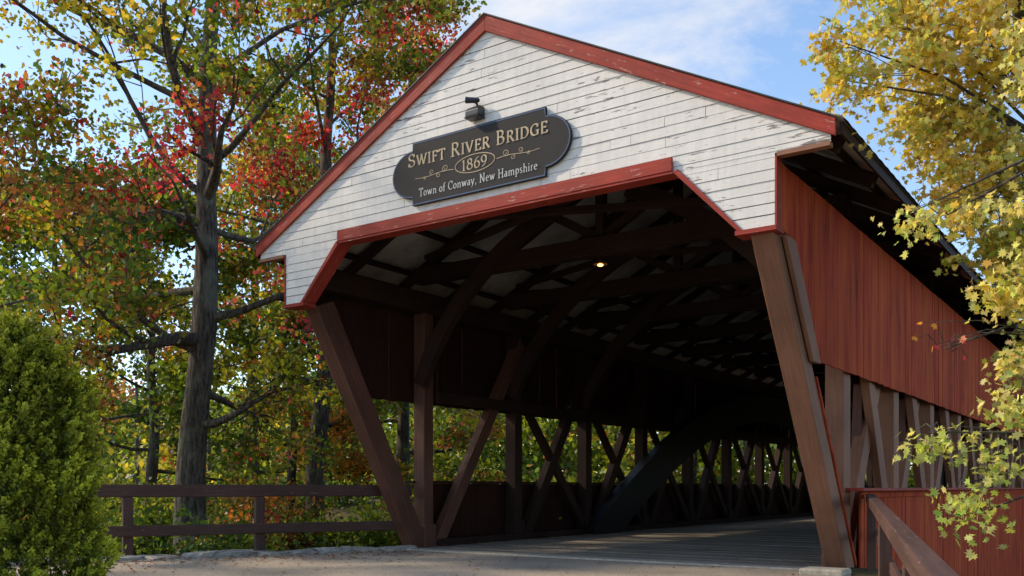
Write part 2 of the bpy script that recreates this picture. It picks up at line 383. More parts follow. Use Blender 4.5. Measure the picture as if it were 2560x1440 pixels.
for sgn in (-1,1):
    m=MB(); a=(CX+sgn*3.50,3.93);b=(CX+sgn*2.71,4.745)
    wx=.055
    m.prism([a,b,(b[0]+sgn*wx,b[1]+.03),(a[0]+sgn*wx,a[1]+.0)],'y',9.945,10.2)
    obj('opening_trim',m,M_trim,BR)
    m=MB(); x0,x1=sorted((CX+sgn*3.46,CX+sgn*3.93)); m.box(x0,x1,9.94,10.2,3.895,3.945); obj('corner_sill',m,M_trim,BR)
    m=MB(); x0,x1=sorted((CX+sgn*3.93,CX+sgn*4.5)); m.box(x0,x1,9.95,10.06,4.69,4.738); obj('eave_return',m,M_brown,BR)
    m=MB(); x0,x1=sorted((CX+sgn*3.904,CX+sgn*3.925)); m.box(x0,x1,9.97,10.12,3.95,4.70); obj('corner_board',m,M_trim,BR)
for sgn in (-1,1):
    m=MB(); YF=9.915
    n=300; ys=[YF+(YE+.4-YF)*i/n for i in range(n+1)]
    for i in range(n):
        z1=.010*(i%2);z2=.010*((i+1)%2); dz=.018
        v=[(CX,ys[i],PK+dz+z1),(CX,ys[i+1],PK+dz+z2),(CX+sgn*4.66,ys[i+1],PK-SL*4.66+dz+z2),(CX+sgn*4.66,ys[i],PK-SL*4.66+dz+z1)]
        m.add(v,[(0,1,2,3)])
    m.add([(CX,YF,PK+.022),(CX+sgn*4.66,YF,PK-SL*4.66+.022),(CX+sgn*4.66,YF,PK-SL*4.66+.006),(CX,YF,PK+.006)],[(0,1,2,3)])
    obj('roof_panel',m,M_roof,BR)
    m=MB(); v=[(CX,9.93,PK+.005),(CX,YE+.4,PK+.005),(CX+sgn*4.64,YE+.4,PK-SL*4.64+.005),(CX+sgn*4.64,9.93,PK-SL*4.64+.005)]
    m.add(v,[(0,1,2,3)]); obj('roof_underside',m,M_metal_in,BR)
    m=MB(); m.beam((CX+sgn*4.60,10.0,PK-SL*4.60-.075),(CX+sgn*4.60,YE,PK-SL*4.60-.075),.03,.13); obj('eave_board',m,M_brownin,BR)
for sgn in (-1,1):
    for q in (.9,2.1,3.3,4.2):
        m=MB(); z=PK-SL*q-.045
        m.beam((CX+sgn*q,10.06,z),(CX+sgn*q,YE,z),.09,.06,up=(sgn*SL,0,1)); obj('purlin',m,M_brownin,BR)
y=10.4
while y<50:
    m=MB()
    for sgn in (-1,1):
        z=lambda q:PK-SL*q-.17
        m.beam((CX,y,z(0)),(CX+sgn*4.5,y,z(4.5)),.09,.17)
    obj('rafter',m,M_brownin,BR); y+=1.45
def boards(mb,x,thick,y0,y1,zb,zt,wid=.19,gapp=.0):
    y=y0
    while y<y1:
        w=wid*random.uniform(.85,1.15); ye=min(y+w,y1); g=.004 if random.random()>gapp else .02
        xo=x+random.uniform(-.005,.005)
        b0=zb(y) if callable(zb) else zb+random.uniform(-.008,.008); b1=zb(ye) if callable(zb) else b0
        if callable(zb) and y>11.5: b0=b1=b0+random.uniform(-.008,.008)
        mb.prism([(y,b0),(ye-g,b1),(ye-g,zt),(y,zt)],'x',xo-thick/2,xo+thick/2)
        y=ye
random.seed(11)
zbot=lambda yy: 2.64 if yy>=11.42 else max(2.64,3.95-(yy-10.42)*(1.31/1.0)) if yy>10.42 else 3.95
m=MB(); boards(m,XR+.0,.024,10.06,YE,zbot,4.68); obj('wall_siding',m,M_red,BR,label='faded barn red vertical board wall')
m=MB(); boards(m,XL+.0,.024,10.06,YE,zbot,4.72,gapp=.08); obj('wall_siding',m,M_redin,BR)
m=MB(); boards(m,XR+.035,.024,13.35,YE,-3.2,1.04); obj('parapet_siding',m,M_red,BR)
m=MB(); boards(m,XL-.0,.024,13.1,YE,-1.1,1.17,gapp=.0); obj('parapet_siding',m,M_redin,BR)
m=MB(); m.beam((XR+.05,13.0,1.065),(XR+.05,YE,1.065),.24,.045); obj('parapet_cap',m,M_trim,BR,bevel=.005)
m=MB(); m.beam((XR+.058,13.3,.99),(XR+.058,YE,.99),.03,.09); obj('parapet_rail',m,M_red,BR,bevel=.005)
m=MB(); m.beam((XL+.0,12.9,1.195),(XL+.0,YE,1.195),.2,.045); obj('parapet_cap',m,M_brownin,BR)
PY=[12.95+2.9*i for i in range(14)]
for side in (-1,1):
    xo=CX+side*3.71
    for i,py in enumerate(PY):
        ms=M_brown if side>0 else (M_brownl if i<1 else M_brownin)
        m=MB(); m.beam((xo,py+.13,-.15),(xo,py+.13,4.3),.25,.26 if side<0 else .34,up=(0,1,0)); 
        m.beam((xo-side*.02,py+.13,.0),(xo-side*.02,py+.13,.42),.30,.32 if side<0 else .38,up=(0,1,0))
        obj('truss_post',m,ms,BR,bevel=.008)
    for i in range(13):
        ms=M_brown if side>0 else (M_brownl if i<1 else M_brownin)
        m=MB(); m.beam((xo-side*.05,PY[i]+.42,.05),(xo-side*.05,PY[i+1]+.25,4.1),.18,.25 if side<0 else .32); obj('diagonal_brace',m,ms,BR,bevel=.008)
        if i>0 and side<0:
            m=MB(); m.beam((xo-side*.06,PY[i]+.3,2.95),(xo-side*.06,PY[i+1]-.0,.2),.1,.2); obj('counter_brace',m,ms,BR,bevel=.006)
        if side>0:
            j=random.uniform(-.12,.12)
            m=MB(); m.beam((xo+.07,PY[i]+.75+j,4.0),(xo+.07,PY[i+1]-.1+j,.1),.12,.32); obj('counter_brace',m,ms,BR,bevel=.006)
            m=MB(); m.beam((xo-.10,PY[i]+1.35+j,-.1),(xo-.10,PY[i]+2.0+j,4.2),.14,.34,up=(0,1,0)); obj('wall_stud',m,M_brownl,BR,bevel=.006)
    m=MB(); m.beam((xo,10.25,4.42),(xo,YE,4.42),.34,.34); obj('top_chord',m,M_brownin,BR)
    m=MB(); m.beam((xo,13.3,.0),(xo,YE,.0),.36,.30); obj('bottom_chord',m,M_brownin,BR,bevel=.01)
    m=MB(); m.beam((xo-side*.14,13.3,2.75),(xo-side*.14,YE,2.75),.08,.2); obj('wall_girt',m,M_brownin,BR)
    m=MB(); x0,x1=sorted((CX+side*3.60,CX+side*3.875))
    if side>0: pp=[(10.02,3.93),(10.38,3.93),(13.33,-.02),(12.90,-.02)]; tt=[(10.22,3.9),(10.56,3.9),(11.53,2.60),(11.23,2.60)]
    else: pp=[(10.34,3.96),(10.72,4.1),(13.14,-.02),(12.72,-.02)]; tt=[(10.42,3.95),(10.76,3.95),(11.50,2.62),(11.20,2.62)]
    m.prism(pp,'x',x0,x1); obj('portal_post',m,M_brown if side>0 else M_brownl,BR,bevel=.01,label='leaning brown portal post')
    m=MB(); x0,x1=sorted((CX+side*3.89,CX+side*3.945))
    m.prism(tt,'x',x0,x1); obj('siding_edge_board',m,M_brown,BR,bevel=.006)
    if side>0:
        m=MB(); x0,x1=sorted((CX+side*3.84,CX+side*3.895))
        m.prism([(11.49,2.45),(11.555,2.45),(13.40,.0),(13.325,.0)],'x',x0,x1); obj('post_edge_board',m,M_red,BR)
    m=MB(); a=18.8;b=43.0;nn=30; xa0,xa1=sorted((CX+side*3.56,CX+side*3.30)); P=[];Q=[]
    for i in range(nn+1):
        f=i/nn; yy=a+(b-a)*f; zz=-.2+3.9*(1-(2*f-1)**2)
        dz=3.9*(-4*(2*f-1))/(b-a); l=math.hypot(1,dz); nx,nz=-dz/l,1/l
        P.append((yy+nx*.42,zz+nz*.42));Q.append((yy-nx*.42,zz-nz*.42))
    for i in range(nn):
        m2=[Q[i],Q[i+1],P[i+1],P[i]]
        v=[(xa0,p[0],p[1]) for p in m2]+[(xa1,p[0],p[1]) for p in m2]
        f_=[(3,2,1,0),(4,5,6,7),(0,1,5,4),(2,3,7,6)]
        m.add(v,f_,[[(i*.9,.7),(i*.9+.9,.7),(i*.9+.9,0),(i*.9,0)],[(i*.9,0),(i*.9+.9,0),(i*.9+.9,.7),(i*.9,.7)],[(i*.9,0),(i*.9+.9,0),(i*.9+.9,.2),(i*.9,.2)],[(i*.9+.9,0),(i*.9,0),(i*.9,.2),(i*.9+.9,.2)]])
    v=[(xa0,*Q[0]),(xa0,*P[0]),(xa1,*P[0]),(xa1,*Q[0])]; m.add(v,[(0,1,2,3)])
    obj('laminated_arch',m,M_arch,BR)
for i,py in enumerate(PY):
    m=MB(); m.beam((CX-3.85,py+.13,4.95),(CX+3.85,py+.13,4.95),.26,.28); obj('tie_beam',m,M_brownin,BR,bevel=.01)
    for side in (-1,1):
        pts=[]
        for f in [j/7 for j in range(8)]:
            th=f*math.radians(62); c1=1-math.cos(math.radians(62)); s1=math.sin(math.radians(62))
            pts.append((CX+side*(3.60-3.0*(.45*f+.55*(1-math.cos(th))/c1)), 2.95+2.75*math.sin(th)/s1))
        m=MB(); up=[];dn=[]
        for j,(px,pz) in enumerate(pts):
            q0=pts[max(0,j-1)];q1=pts[min(7,j+1)];dx=q1[0]-q0[0];dz=q1[1]-q0[1];l=math.hypot(dx,dz)
            up.append((px-dz/l*.125*-side,pz+abs(dx)/l*.125));dn.append((px+dz/l*.125*-side,pz-abs(dx)/l*.125))
        for j in range(7):
            q=[dn[j],dn[j+1],up[j+1],up[j]]; m.prism(q,'y',py-.16,py+.002)
        if i<3: obj('knee_brace',m,M_brownin,BR)
    if i<11:
        for s in (0,1):
            ya,yb=(py+.25,PY[i+1])
            m=MB(); x0,x1=(CX-3.5,CX+3.5) if s==0 else (CX+3.5,CX-3.5)
            m.beam((x0,ya,5.14+.09*s),(x1,yb,5.14+.09*s),.15,.08); obj('lateral_brace',m,M_brownin,BR)
    m=MB(); m.beam((CX,py+.13,5.09),(CX,py+.13,7.1),.14,.14,up=(0,1,0)); 
    m.beam((CX-.1,py+.13,5.12),(CX-1.9,py+.13,6.15),.10,.14); m.beam((CX+.1,py+.13,5.12),(CX+1.9,py+.13,6.15),.10,.14)
    if i<9: obj('king_post',m,M_brownin,BR)
for s in (0,1):
    m=MB(); x0,x1=(CX-3.5,CX+3.5) if s==0 else (CX+3.5,CX-3.5)
    m.beam((x0,10.2,5.14+.09*s),(x1,12.95,5.14+.09*s),.15,.08); obj('lateral_brace',m,M_brownin,BR)
m=MB(); y=12.55; random.seed(5)
while y<YE:
    w=random.uniform(.17,.21); zz=.012+random.uniform(-.004,.004)
    m.beam((CX-3.55,y+w/2,zz-.03),(CX+3.55,y+w/2,zz-.03),w-.008,.06); y+=w
obj('deck',m,M_deck,BR,label='weathered grey cross-plank bridge deck')
m=MB(); m.box(CX-3.7,CX+3.7,12.6,YE,-.45,-.1); obj('deck_base',m,M_brownin,BR)
m=MB(); m.box(CX-4.2,CX+3.8,12.9,14.2,-3.5,-.5); obj('abutment',m,M_stone,BR)
m=MB(); m.box(CX-4.2,CX+4.2,YE-1,YE+1,-4,-.2); obj('abutment',m,M_stone,BR)

# ================================================================== SIGN
SX,SZ=-7.49,5.47
SG=empty('bridge_sign',(SX,9.95,SZ-.44),'dark slate sign with gold lettering and blue edge on white gable','sign')
def sign_outline(g):
    hw=1.105;hh=.44;a=.375;b=.33; pts=[]
    def arc(cx,a0,a1):
        for i in range(15):
            t=math.radians(a0+(a1-a0)*i/14); pts.append((cx+(a-g)*math.cos(t),(b-g)*math.sin(t)))
    pts.append((hw-g,-hh+g)); arc(hw,-90,90); pts.append((hw-g,hh-g)); pts.append((-hw+g,hh-g)); arc(-hw,90,270); pts.append((-hw+g,-hh+g))
    return [(SX+p[0],SZ+p[1]) for p in pts]
m=MB(); m.prism(sign_outline(0),'y',9.93,9.972); obj('sign_panel',m,M_sign,SG)
def ring(A,B,y):
    m=MB(); n=len(A)
    for i in range(n):
        j=(i+1)%n; m.add([(A[i][0],y,A[i][1]),(A[j][0],y,A[j][1]),(B[j][0],y,B[j][1]),(B[i][0],y,B[i][1])],[(0,1,2,3)])
    return m
obj('sign_border',ring(sign_outline(.008),sign_outline(.022),9.927),M_signedge,SG)
class Pen:
    def __init__(s,y): s.m=MB(); s.y=y
    def stroke(s,pts,wfun):
        s.y-=.00006
        n=len(pts);L=[];Rr=[]
        for i in range(n):
            p0=pts[max(0,i-1)];p1=pts[min(n-1,i+1)];dx=p1[0]-p0[0];dy=p1[1]-p0[1];l=math.hypot(dx,dy) or 1e-6
            w=wfun(math.atan2(dy,dx),i/(n-1))/2
            L.append((pts[i][0]-dy/l*w,pts[i][1]+dx/l*w));Rr.append((pts[i][0]+dy/l*w,pts[i][1]-dx/l*w))
        for i in range(n-1):
            q=[L[i],L[i+1],Rr[i+1],Rr[i]]; s.m.add([(p[0],s.y,p[1]) for p in q],[(0,1,2,3)])
def arc(cx,cy,rx,ry,a0,a1,n=14): return [(cx+rx*math.cos(math.radians(a0+(a1-a0)*i/n)),cy+ry*math.sin(math.radians(a0+(a1-a0)*i/n))) for i in range(n+1)]
GL={}
def gl(c,w,strokes,serifs=()): GL[c]=(w,strokes,serifs)
gl('S',.56,[arc(.28,.74,.19,.23,35,270)+arc(.28,.27,.21,.24,90,-145)[1:],[(.46,.97),(.46,.72)],[(.09,.03),(.09,.28)]])
gl('W',1.04,[[(.1,1),(.32,.02)],[(.32,.02),(.53,.95)],[(.50,.95),(.72,.02)],[(.72,.02),(.95,1)]],[(.1,1,.22),(.52,1,.2),(.95,1,.2)])
gl('I',.32,[[(.16,0),(.16,1)]],[(.16,0,.3),(.16,1,.3)])
gl('F',.56,[[(.16,0),(.16,1)],[(.1,.98),(.52,.98)],[(.51,.99),(.51,.78)],[(.16,.52),(.4,.52)],[(.4,.6),(.4,.43)]],[(.16,0,.32)])
gl('E',.60,[[(.16,0),(.16,1)],[(.1,.98),(.52,.98)],[(.51,.99),(.51,.8)],[(.16,.52),(.4,.52)],[(.4,.6),(.4,.43)],[(.06,.02),(.55,.02)],[(.54,.0),(.55,.22)]])
gl('T',.64,[[(.32,0),(.32,1)],[(.04,.98),(.6,.98)],[(.05,.99),(.05,.79)],[(.59,.99),(.59,.79)]],[(.32,0,.3)])
gl('R',.70,[[(.16,0),(.16,1)],[(.1,.98),(.3,.98)]+arc(.32,.75,.2,.23,90,-90)+[(.16,.51)],[(.32,.52),(.62,.0)]],[(.16,0,.3),(.64,0,.16)])
gl('V',.74,[[(.1,1),(.38,.0)],[(.38,.0),(.64,1)]],[(.1,1,.24),(.64,1,.2)])
gl('B',.64,[[(.16,0),(.16,1)],[(.06,.98),(.3,.98)]+arc(.3,.76,.18,.22,90,-90)+[(.16,.53)],[(.16,.52),(.32,.52)]+arc(.32,.27,.22,.25,90,-90)+[(.06,.02)]])
gl('D',.76,[[(.16,0),(.16,1)],[(.06,.98),(.3,.98)]+arc(.3,.5,.36,.48,90,-90)+[(.06,.02)]])
gl('G',.76,[arc(.4,.5,.32,.49,48,318,22),[(.62,.02),(.62,.42)],[(.60,.97),(.61,.7)]],[(.6,.43,.26)])
gl('C',.70,[arc(.4,.5,.32,.49,48,315,22),[(.62,.97),(.62,.7)]])
gl('N',.80,[[(.16,0),(.16,1)],[(.14,1),(.64,.0)],[(.64,0),(.64,1)]],[(.16,0,.26),(.64,1,.26),(.1,1,.14)])
gl('H',.80,[[(.16,0),(.16,1)],[(.64,0),(.64,1)],[(.16,.52),(.64,.52)]],[(.16,0,.28),(.64,1,.28),(.16,1,.28),(.64,0,.28)])
gl('1',.40,[[(.2,0),(.2,1)],[(.21,.98),(.06,.84)]],[(.2,0,.28)])
gl('8',.58,[arc(.29,.76,.17,.22,0,360,20),arc(.29,.27,.22,.26,0,360,20)])
gl('6',.58,[arc(.3,.31,.21,.3,0,360,20),[(.47,1.0),(.32,.93),(.18,.75),(.1,.5),(.09,.31)]])
gl('9',.58,[arc(.28,.69,.21,.3,0,360,20),[(.11,.0),(.26,.07),(.4,.25),(.48,.5),(.49,.69)]])
gl('o',.50,[arc(.25,.3,.19,.29,0,360,18)])
gl('w',.76,[[(.08,.6),(.24,.0)],[(.24,.0),(.39,.58)],[(.37,.58),(.53,0)],[(.53,0),(.68,.6)]],[(.08,.6,.16),(.68,.6,.14)])
gl('n',.58,[[(.14,0),(.14,.6)],arc(.3,.38,.16,.2,170,0,8)+[(.46,.0)]],[(.14,0,.2),(.46,0,.2)])
gl('h',.58,[[(.14,0),(.14,1.02)],arc(.3,.38,.16,.2,170,0,8)+[(.46,.0)]],[(.14,0,.2),(.46,0,.2)])
gl('m',.88,[[(.14,0),(.14,.6)],arc(.29,.38,.15,.2,170,0,8)+[(.44,.0)],arc(.60,.38,.15,.2,170,0,8)+[(.75,.0)]],[(.14,0,.2),(.44,0,.18),(.75,0,.2)])
gl('f',.34,[[(.15,0),(.15,.8)]+arc(.28,.82,.13,.17,170,50,6),[(.03,.57),(.32,.57)]],[(.15,0,.22)])
gl('a',.46,[arc(.19,.17,.13,.17,0,360,14),[(.35,.0),(.35,.42)]+arc(.21,.42,.14,.17,0,140,8)],[(.38,0,.1)])
gl('y',.52,[[(.08,.58),(.27,.0)],[(.45,.58),(.2,-.2),(.08,-.28)]],[(.08,.6,.16),(.45,.6,.14)])
gl('e',.47,[arc(.25,.3,.18,.29,10,315,16),[(.07,.34),(.42,.34)]])
gl('p',.54,[[(.14,-.3),(.14,.6)],arc(.28,.3,.18,.28,0,360,16)],[(.14,-.3,.22)])
gl('s',.38,[arc(.19,.44,.11,.14,35,270,8)+arc(.19,.15,.13,.14,90,-145,8)[1:]])
gl('i',.26,[[(.13,0),(.13,.6)],[(.13,.76),(.13,.88)]],[(.13,0,.2)])
gl('r',.38,[[(.14,0),(.14,.6)],arc(.26,.44,.12,.14,170,50,6)],[(.14,0,.2)])
gl(',',.22,[[(.13,.1),(.08,-.16)]])
LY_=9.925
def write(name,text,cx,z,cap,width,mat,small=1.0,th=.15,tn=.05,y=LY_,parent=SG):
    pen=Pen(y); xs=0;items=[];first=True
    for c in text:
        if c==' ': xs+=.34;first=True;continue
        s=1.0 if first or small==1.0 else small; first=False
        items.append((c,xs,s)); xs+=(GL[c][0]+.06)*s
    kx=width/xs
    def tf(px,py,x0,s): return (cx-width/2+(x0+px*s)*kx, z+py*s*cap)
    for c,x0,s in items:
        w,st,se=GL[c]
        for q in st:
            pen.stroke([tf(px,py,x0,s) for px,py in q],lambda a,f:cap*(tn+(th-tn)*abs(math.sin(a-math.radians(22)))**1.3))
        for (px,py,wd) in se:
            a=tf(px-wd/2,py,x0,s);b=tf(px+wd/2,py,x0,s); pen.stroke([a,b],lambda a,f:cap*.05)
    return obj(name,pen.m,mat,parent)
write('title_lettering','SWIFT RIVER BRIDGE',-7.505,5.578,.18,2.34,M_gold,small=.8,th=.16,tn=.05)
write('date_lettering','1869',-7.505,5.348,.145,.44,M_gold,th=.16,tn=.06)
write('town_lettering','Town of Conway, New Hampshire',-7.485,5.14,.112,1.98,M_cream,th=.115,tn=.05)
OX=-7.505
pen=Pen(LY_); pen.stroke([( OX+.33*math.cos(t*math.pi/24),5.42+.118*math.sin(t*math.pi/24)) for t in range(49)],lambda a,f:.011)
obj('date_oval',pen.m,M_gold,SG)
for sg in (-1,1):
    pen=Pen(LY_); x0=OX
    def F(x,zz): return (x0+sg*x,5.42+zz)
    pts=[F(.36+.68*i/30,-.018+.012*math.sin(i/30*math.pi*2)) for i in range(31)]
    pen.stroke(pts,lambda a,f:.008*(1-.5*f)+.002)
    def spiral(cx,cz,r,turn,a0,d):
        return [F(cx+r*(1-.75*i/28)*math.cos(a0+d*turn*i/28*6.283),cz+r*.85*(1-.75*i/28)*math.sin(a0+d*turn*i/28*6.283)) for i in range(29)]
    pen.stroke(spiral(.50,.030,.055,1.35,-1.4,1),lambda a,f:.009*(1-.4*f))
    pen.stroke(spiral(.62,-.045,.040,1.25,1.5,-1),lambda a,f:.008*(1-.4*f))
    pen.stroke(spiral(.74,.022,.042,1.3,-1.5,1),lambda a,f:.008*(1-.4*f))
    pen.stroke(spiral(.86,-.040,.026,1.2,1.5,-1),lambda a,f:.007*(1-.4*f))
    obj('scrollwork',pen.m,M_gold,SG)

# ================================================================== FLOODLIGHT
fx=.12
FL=empty('floodlight',(-7.6+fx,9.98,6.02),'small black floodlight on junction box above the sign','light')
m=MB(); m.prism([(9.98,6.02),(9.98,6.15),(9.88,6.15),(9.83,6.09),(9.83,6.02)],'x',-7.715+fx,-7.495+fx); m.box(-7.725+fx,-7.485+fx,9.82,9.98,5.997,6.018); obj('housing',m,M_black,FL,bevel=.008)
m=MB(); tube(m,[(-7.58+fx,9.93,6.145),(-7.58+fx,9.92,6.19),(-7.60+fx,9.89,6.22)],[.016,.016,.016],8); obj('bracket',m,M_black,FL,smooth=True)
m=MB(); tube(m,[(-7.53+fx,9.90,6.222),(-7.56+fx,9.89,6.226),(-7.66+fx,9.85,6.236),(-7.70+fx,9.83,6.24)],[.022,.034,.040,.043],12); obj('lamp_head',m,M_black,FL)
m=MB(); tube(m,[(-7.700+fx,9.83,6.24),(-7.704+fx,9.828,6.241)],[.034,.034],12); obj('lens',m,M_glass,FL)
CL=empty('ceiling_lamp',(CX+.0,13.05,4.58),'small lit pendant lamp hanging under the tie beam','lamp')
m=MB(); tube(m,[(CX,13.05,4.81),(CX,13.05,4.72)],[.012,.012],8); obj('stem',m,M_black,CL)
m=MB(); tube(m,[(CX,13.05,4.73),(CX,13.05,4.69),(CX,13.05,4.655)],[.03,.05,.12],16); m.f.pop();m.uv.pop(); obj('lamp_shade',m,simple('brass_shade',(.35,.2,.06),rough=.3,metal=.6),CL)
me=bpy.data.meshes.new('bulb'); bm=bmesh.new(); bmesh.ops.create_uvsphere(bm,u_segments=12,v_segments=8,radius=.036); bmesh.ops.scale(bm,vec=(1.3,1.3,.6),verts=bm.verts); bm.to_mesh(me); me.materials.append(M_bulb)
bo=bpy.data.objects.new('bulb',me); COL.objects.link(bo); bo.parent=CL; bo.location=(0,0,.068)

# ================================================================== GROUND, ROAD, WATER
xs=sorted(set([-400,-250,-160,-120,-90,-70,-55,-45]+[round(-40+.7*i,2) for i in range(75)]+[15,20,30,45,70,120,200,400]))
ysg=sorted(set([-400,-200,-100,-60,-40,-25,-15]+[round(-10+.7*i,2) for i in range(96)]+[60,70,90,120,180,260,400]))
v=[(x,yy,gz(x,yy)) for yy in ysg for x in xs]; nx=len(xs)
f=[(j*nx+i,j*nx+i+1,(j+1)*nx+i+1,(j+1)*nx+i) for j in range(len(ysg)-1) for i in range(nx-1)]
me=bpy.data.meshes.new('ground'); me.from_pydata(v,[],f); me.polygons.foreach_set('use_smooth',[True]*len(f)); me.materials.append(M_ground)
g=bpy.data.objects.new('ground',me); COL.objects.link(g); g['kind']='structure'
def sheet(name,poly,z,mat):
    me=bpy.data.meshes.new(name); me.from_pydata([(p[0],p[1],z) for p in poly],[],[list(range(len(poly)))]); me.materials.append(mat)
    o=bpy.data.objects.new(name,me); COL.objects.link(o); o['kind']='structure'; return o
L0=[(-11.1+(-.41)*s+random.uniform(-.05,.05),12.5-.91*s) for s in [i*.5 for i in range(40)]]
R0=[(-3.35+.273*s,12.6-.96*s) for s in [i*1. for i in range(20)]]
sheet('road',[(-3.5,12.7),(-11.1,12.7)]+L0+[(L0[-1][0],-30),(8,-30)]+R0[::-1],.006,M_road)
sheet('water',[(-400,20),(400,20),(400,48),(-400,48)],-3.0,M_water)
m=MB(); m.box(-11.2,-3.35,12.2,12.54,-.15,.028); o=obj('pavement',m,M_conc,None,bevel=.01); o['kind']='structure'
m=MB(); m.box(-3.74,-3.20,11.7,12.12,-.1,.075); top(obj('concrete_block',m,M_conc,None,bevel=.02),'low concrete block at the foot of the portal post','block')
random.seed(21); 
for i in range(14):
    s=.1+i*.55+random.uniform(-.1,.1); bx=-10.95-.41*s+random.uniform(-.12,.12); by=12.25-.91*s
    me=bpy.data.meshes.new('edging_stone'); bm=bmesh.new(); bmesh.ops.create_icosphere(bm,subdivisions=3,radius=1)
    sx_,sy_,sz_=random.uniform(.16,.3),random.uniform(.28,.46),random.uniform(.05,.10)
    for vv in bm.verts:
        n0=noise.noise(vv.co*1.6+Vector((i*3,0,0)))*.4; c=vv.co*(1+n0)
        c=Vector([max(-.85,min(.85,c.x)),max(-.9,min(.9,c.y)),max(-.6,min(.5,c.z))]); vv.co=Vector((c.x*sx_,c.y*sy_,c.z*sz_*1.4))
    bm.to_mesh(me); me.materials.append(M_stone); o=bpy.data.objects.new('edging_stone',me); COL.objects.link(o)
    o.location=(bx,by,sz_*.2); o.rotation_euler=(random.uniform(-.08,.08),random.uniform(-.08,.08),-.42+random.uniform(-.3,.3)); top(o,'flat rough grey granite stone edging the gravel road','stone','stones edging the road')

# ================================================================== FENCE
def fence(name,label,A,D,rails,posts,end,mat,pw):
    D=Vector((D[0],D[1],0)).normalized(); E=empty(name,(A[0],A[1],0),label,'fence')
    for (z0,dz,w,h,off) in rails:
        m=MB(); p0=Vector((A[0],A[1],z0))+Vector((-D.y,D.x,0))*off; p1=p0+D*end+Vector((0,0,dz))
        m.beam(p0,p1,w,h); obj('rail',m,mat,E,bevel=.012)
    for s in posts:
        p=Vector((A[0],A[1],0))+D*s; zz=rails[0][0]+rails[0][1]*s/end-rails[0][3]/2
        m=MB(); m.beam((p.x,p.y,gz(p.x,p.y)-.25),(p.x,p.y,zz),pw,pw,up=(D.x,D.y,0)); obj('post',m,mat,E,bevel=.01)
    return E
fence('wooden_fence','two-rail dark reddish brown wooden fence beside the bridge portal',(-11.18,12.87),(-.414,-.91),[(1.04,0,.10,.20,.0),(.415,0,.07,.17,.10)],[2.76,4.81,6.86],7.6,M_rail,.15)
fence('wooden_railing','worn brown handrail running from the red parapet',(-3.3,13.45),(.262,-.965),[(.945,-.245,.115,.12,0),(.47,-.2,.05,.11,.06)],[.6,4.9,8.6],10.9,M_rail,.11)

# ================================================================== TREES
make_tree('large maple with green, yellow and bright red leaves beside fence',-16.2,11.9,17,.30,lean=(.5,.3),cb=2.6,cR=5.0,nleaf=34000,ls=.118,pal=(DG,G,G,YG,G,YG,Y),seed=4,nprim=22,crook=.38,redp=.08,
   limbs=[(.62,(-.75,-.5,.75),5.5),(.45,(-.8,-.6,.1),5.0),(.3,(.3,-.8,-.05),4.0),(.55,(.4,-.7,.2),4.0),(.48,(.75,-.45,.25),3.2)])
make_tree('slender maple with dark red and green leaves behind fence',-17.8,16.9,18,.24,lean=(.3,.3),cb=3.0,cR=4.2,nleaf=26000,ls=.13,pal=(DG,G,YG,G,YG,G,Y),seed=9,nprim=19,redp=.10,crook=.3)
make_tree('thin pale-trunked birch with yellow green leaves',-21.5,19.2,12,.14,lean=(.3,.2),cb=3.0,cR=3.2,nleaf=14000,ls=.14,pal=(YG,Y,G,G),seed=12,nprim=14,name='birch_tree')
make_tree('young rusty orange and green maple on the bank beside hedge',-17.3,7.4,8.6,.12,lean=(.8,.4),cb=2.0,cR=2.8,nleaf=11500,ls=.115,pal=(G,YG,RU,G,YG),seed=15,nprim=12,redp=.10)
make_tree('tall maple with red and yellow top leaves beyond bridge',-20.1,22.6,19.5,.24,lean=(1.0,-.5),cb=3.0,cR=3.8,nleaf=16000,ls=.155,pal=(G,YG,G,Y,Y),seed=21,nprim=17,redp=.15)
make_tree('tall green and yellow maple further along the bank',-28.3,15.8,11,.24,cb=2,cR=4.2,nleaf=16000,ls=.175,pal=(DG,G,YG,G,Y),seed=27,nprim=16)
make_tree('golden yellow maple high above the river bank',-25.9,21.5,17,.24,cb=3,cR=3.9,nleaf=12000,ls=.17,pal=(YG,Y,G,Y),seed=33,nprim=15)
make_tree('unseen green maple added to shade the gravel approach',-21.5,-2.0,12.5,.28,cb=2.5,cR=4.6,nleaf=14000,ls=.2,pal=(DG,G,YG,O),seed=41,nprim=16)  # stands out of frame, added to cast shade on the road
make_tree('leafy green maple low on the river bank',-22.6,15.3,9.5,.16,cb=1.2,cR=3.6,nleaf=17000,ls=.15,pal=(DG,G,G,YG),seed=52,nprim=15,redp=.03)

def shrub(x,y,h,r,pal,seed,n,label,ls=.10):
    random.seed(seed); z0=gz(x,y); cl=[]; E=empty('shrub',(x,y,z0),label,'shrub'); mb=MB()
    for i in range(26):
        a=random.random()*6.28; rr=r*math.sqrt(random.random()); hh=h*(1-.5*(rr/r)**2)*random.uniform(.6,1)
        e=Vector((x+rr*math.cos(a),y+rr*math.sin(a),z0+hh)); b=Vector((x+.15*rr*math.cos(a),y+.15*rr*math.sin(a),z0-.05))
        mid=(b+e)/2+Vector((random.gauss(0,.08),random.gauss(0,.08),0)); tube(mb,[b,mid,e],[.018,.012,.005],5)
        for f in (.35,.55,.75,.95): cl.append((tuple(b.lerp(e,f)+Vector((random.gauss(0,.15),random.gauss(0,.15),0))),1))
    obj('stem',mb,M_bark,E); C,S,K=clusters_to_leaves(cl,n/len(cl),.22,pal,ls,off=seed); leaves('foliage',C,S,K,SH_S,M_leaf,E)
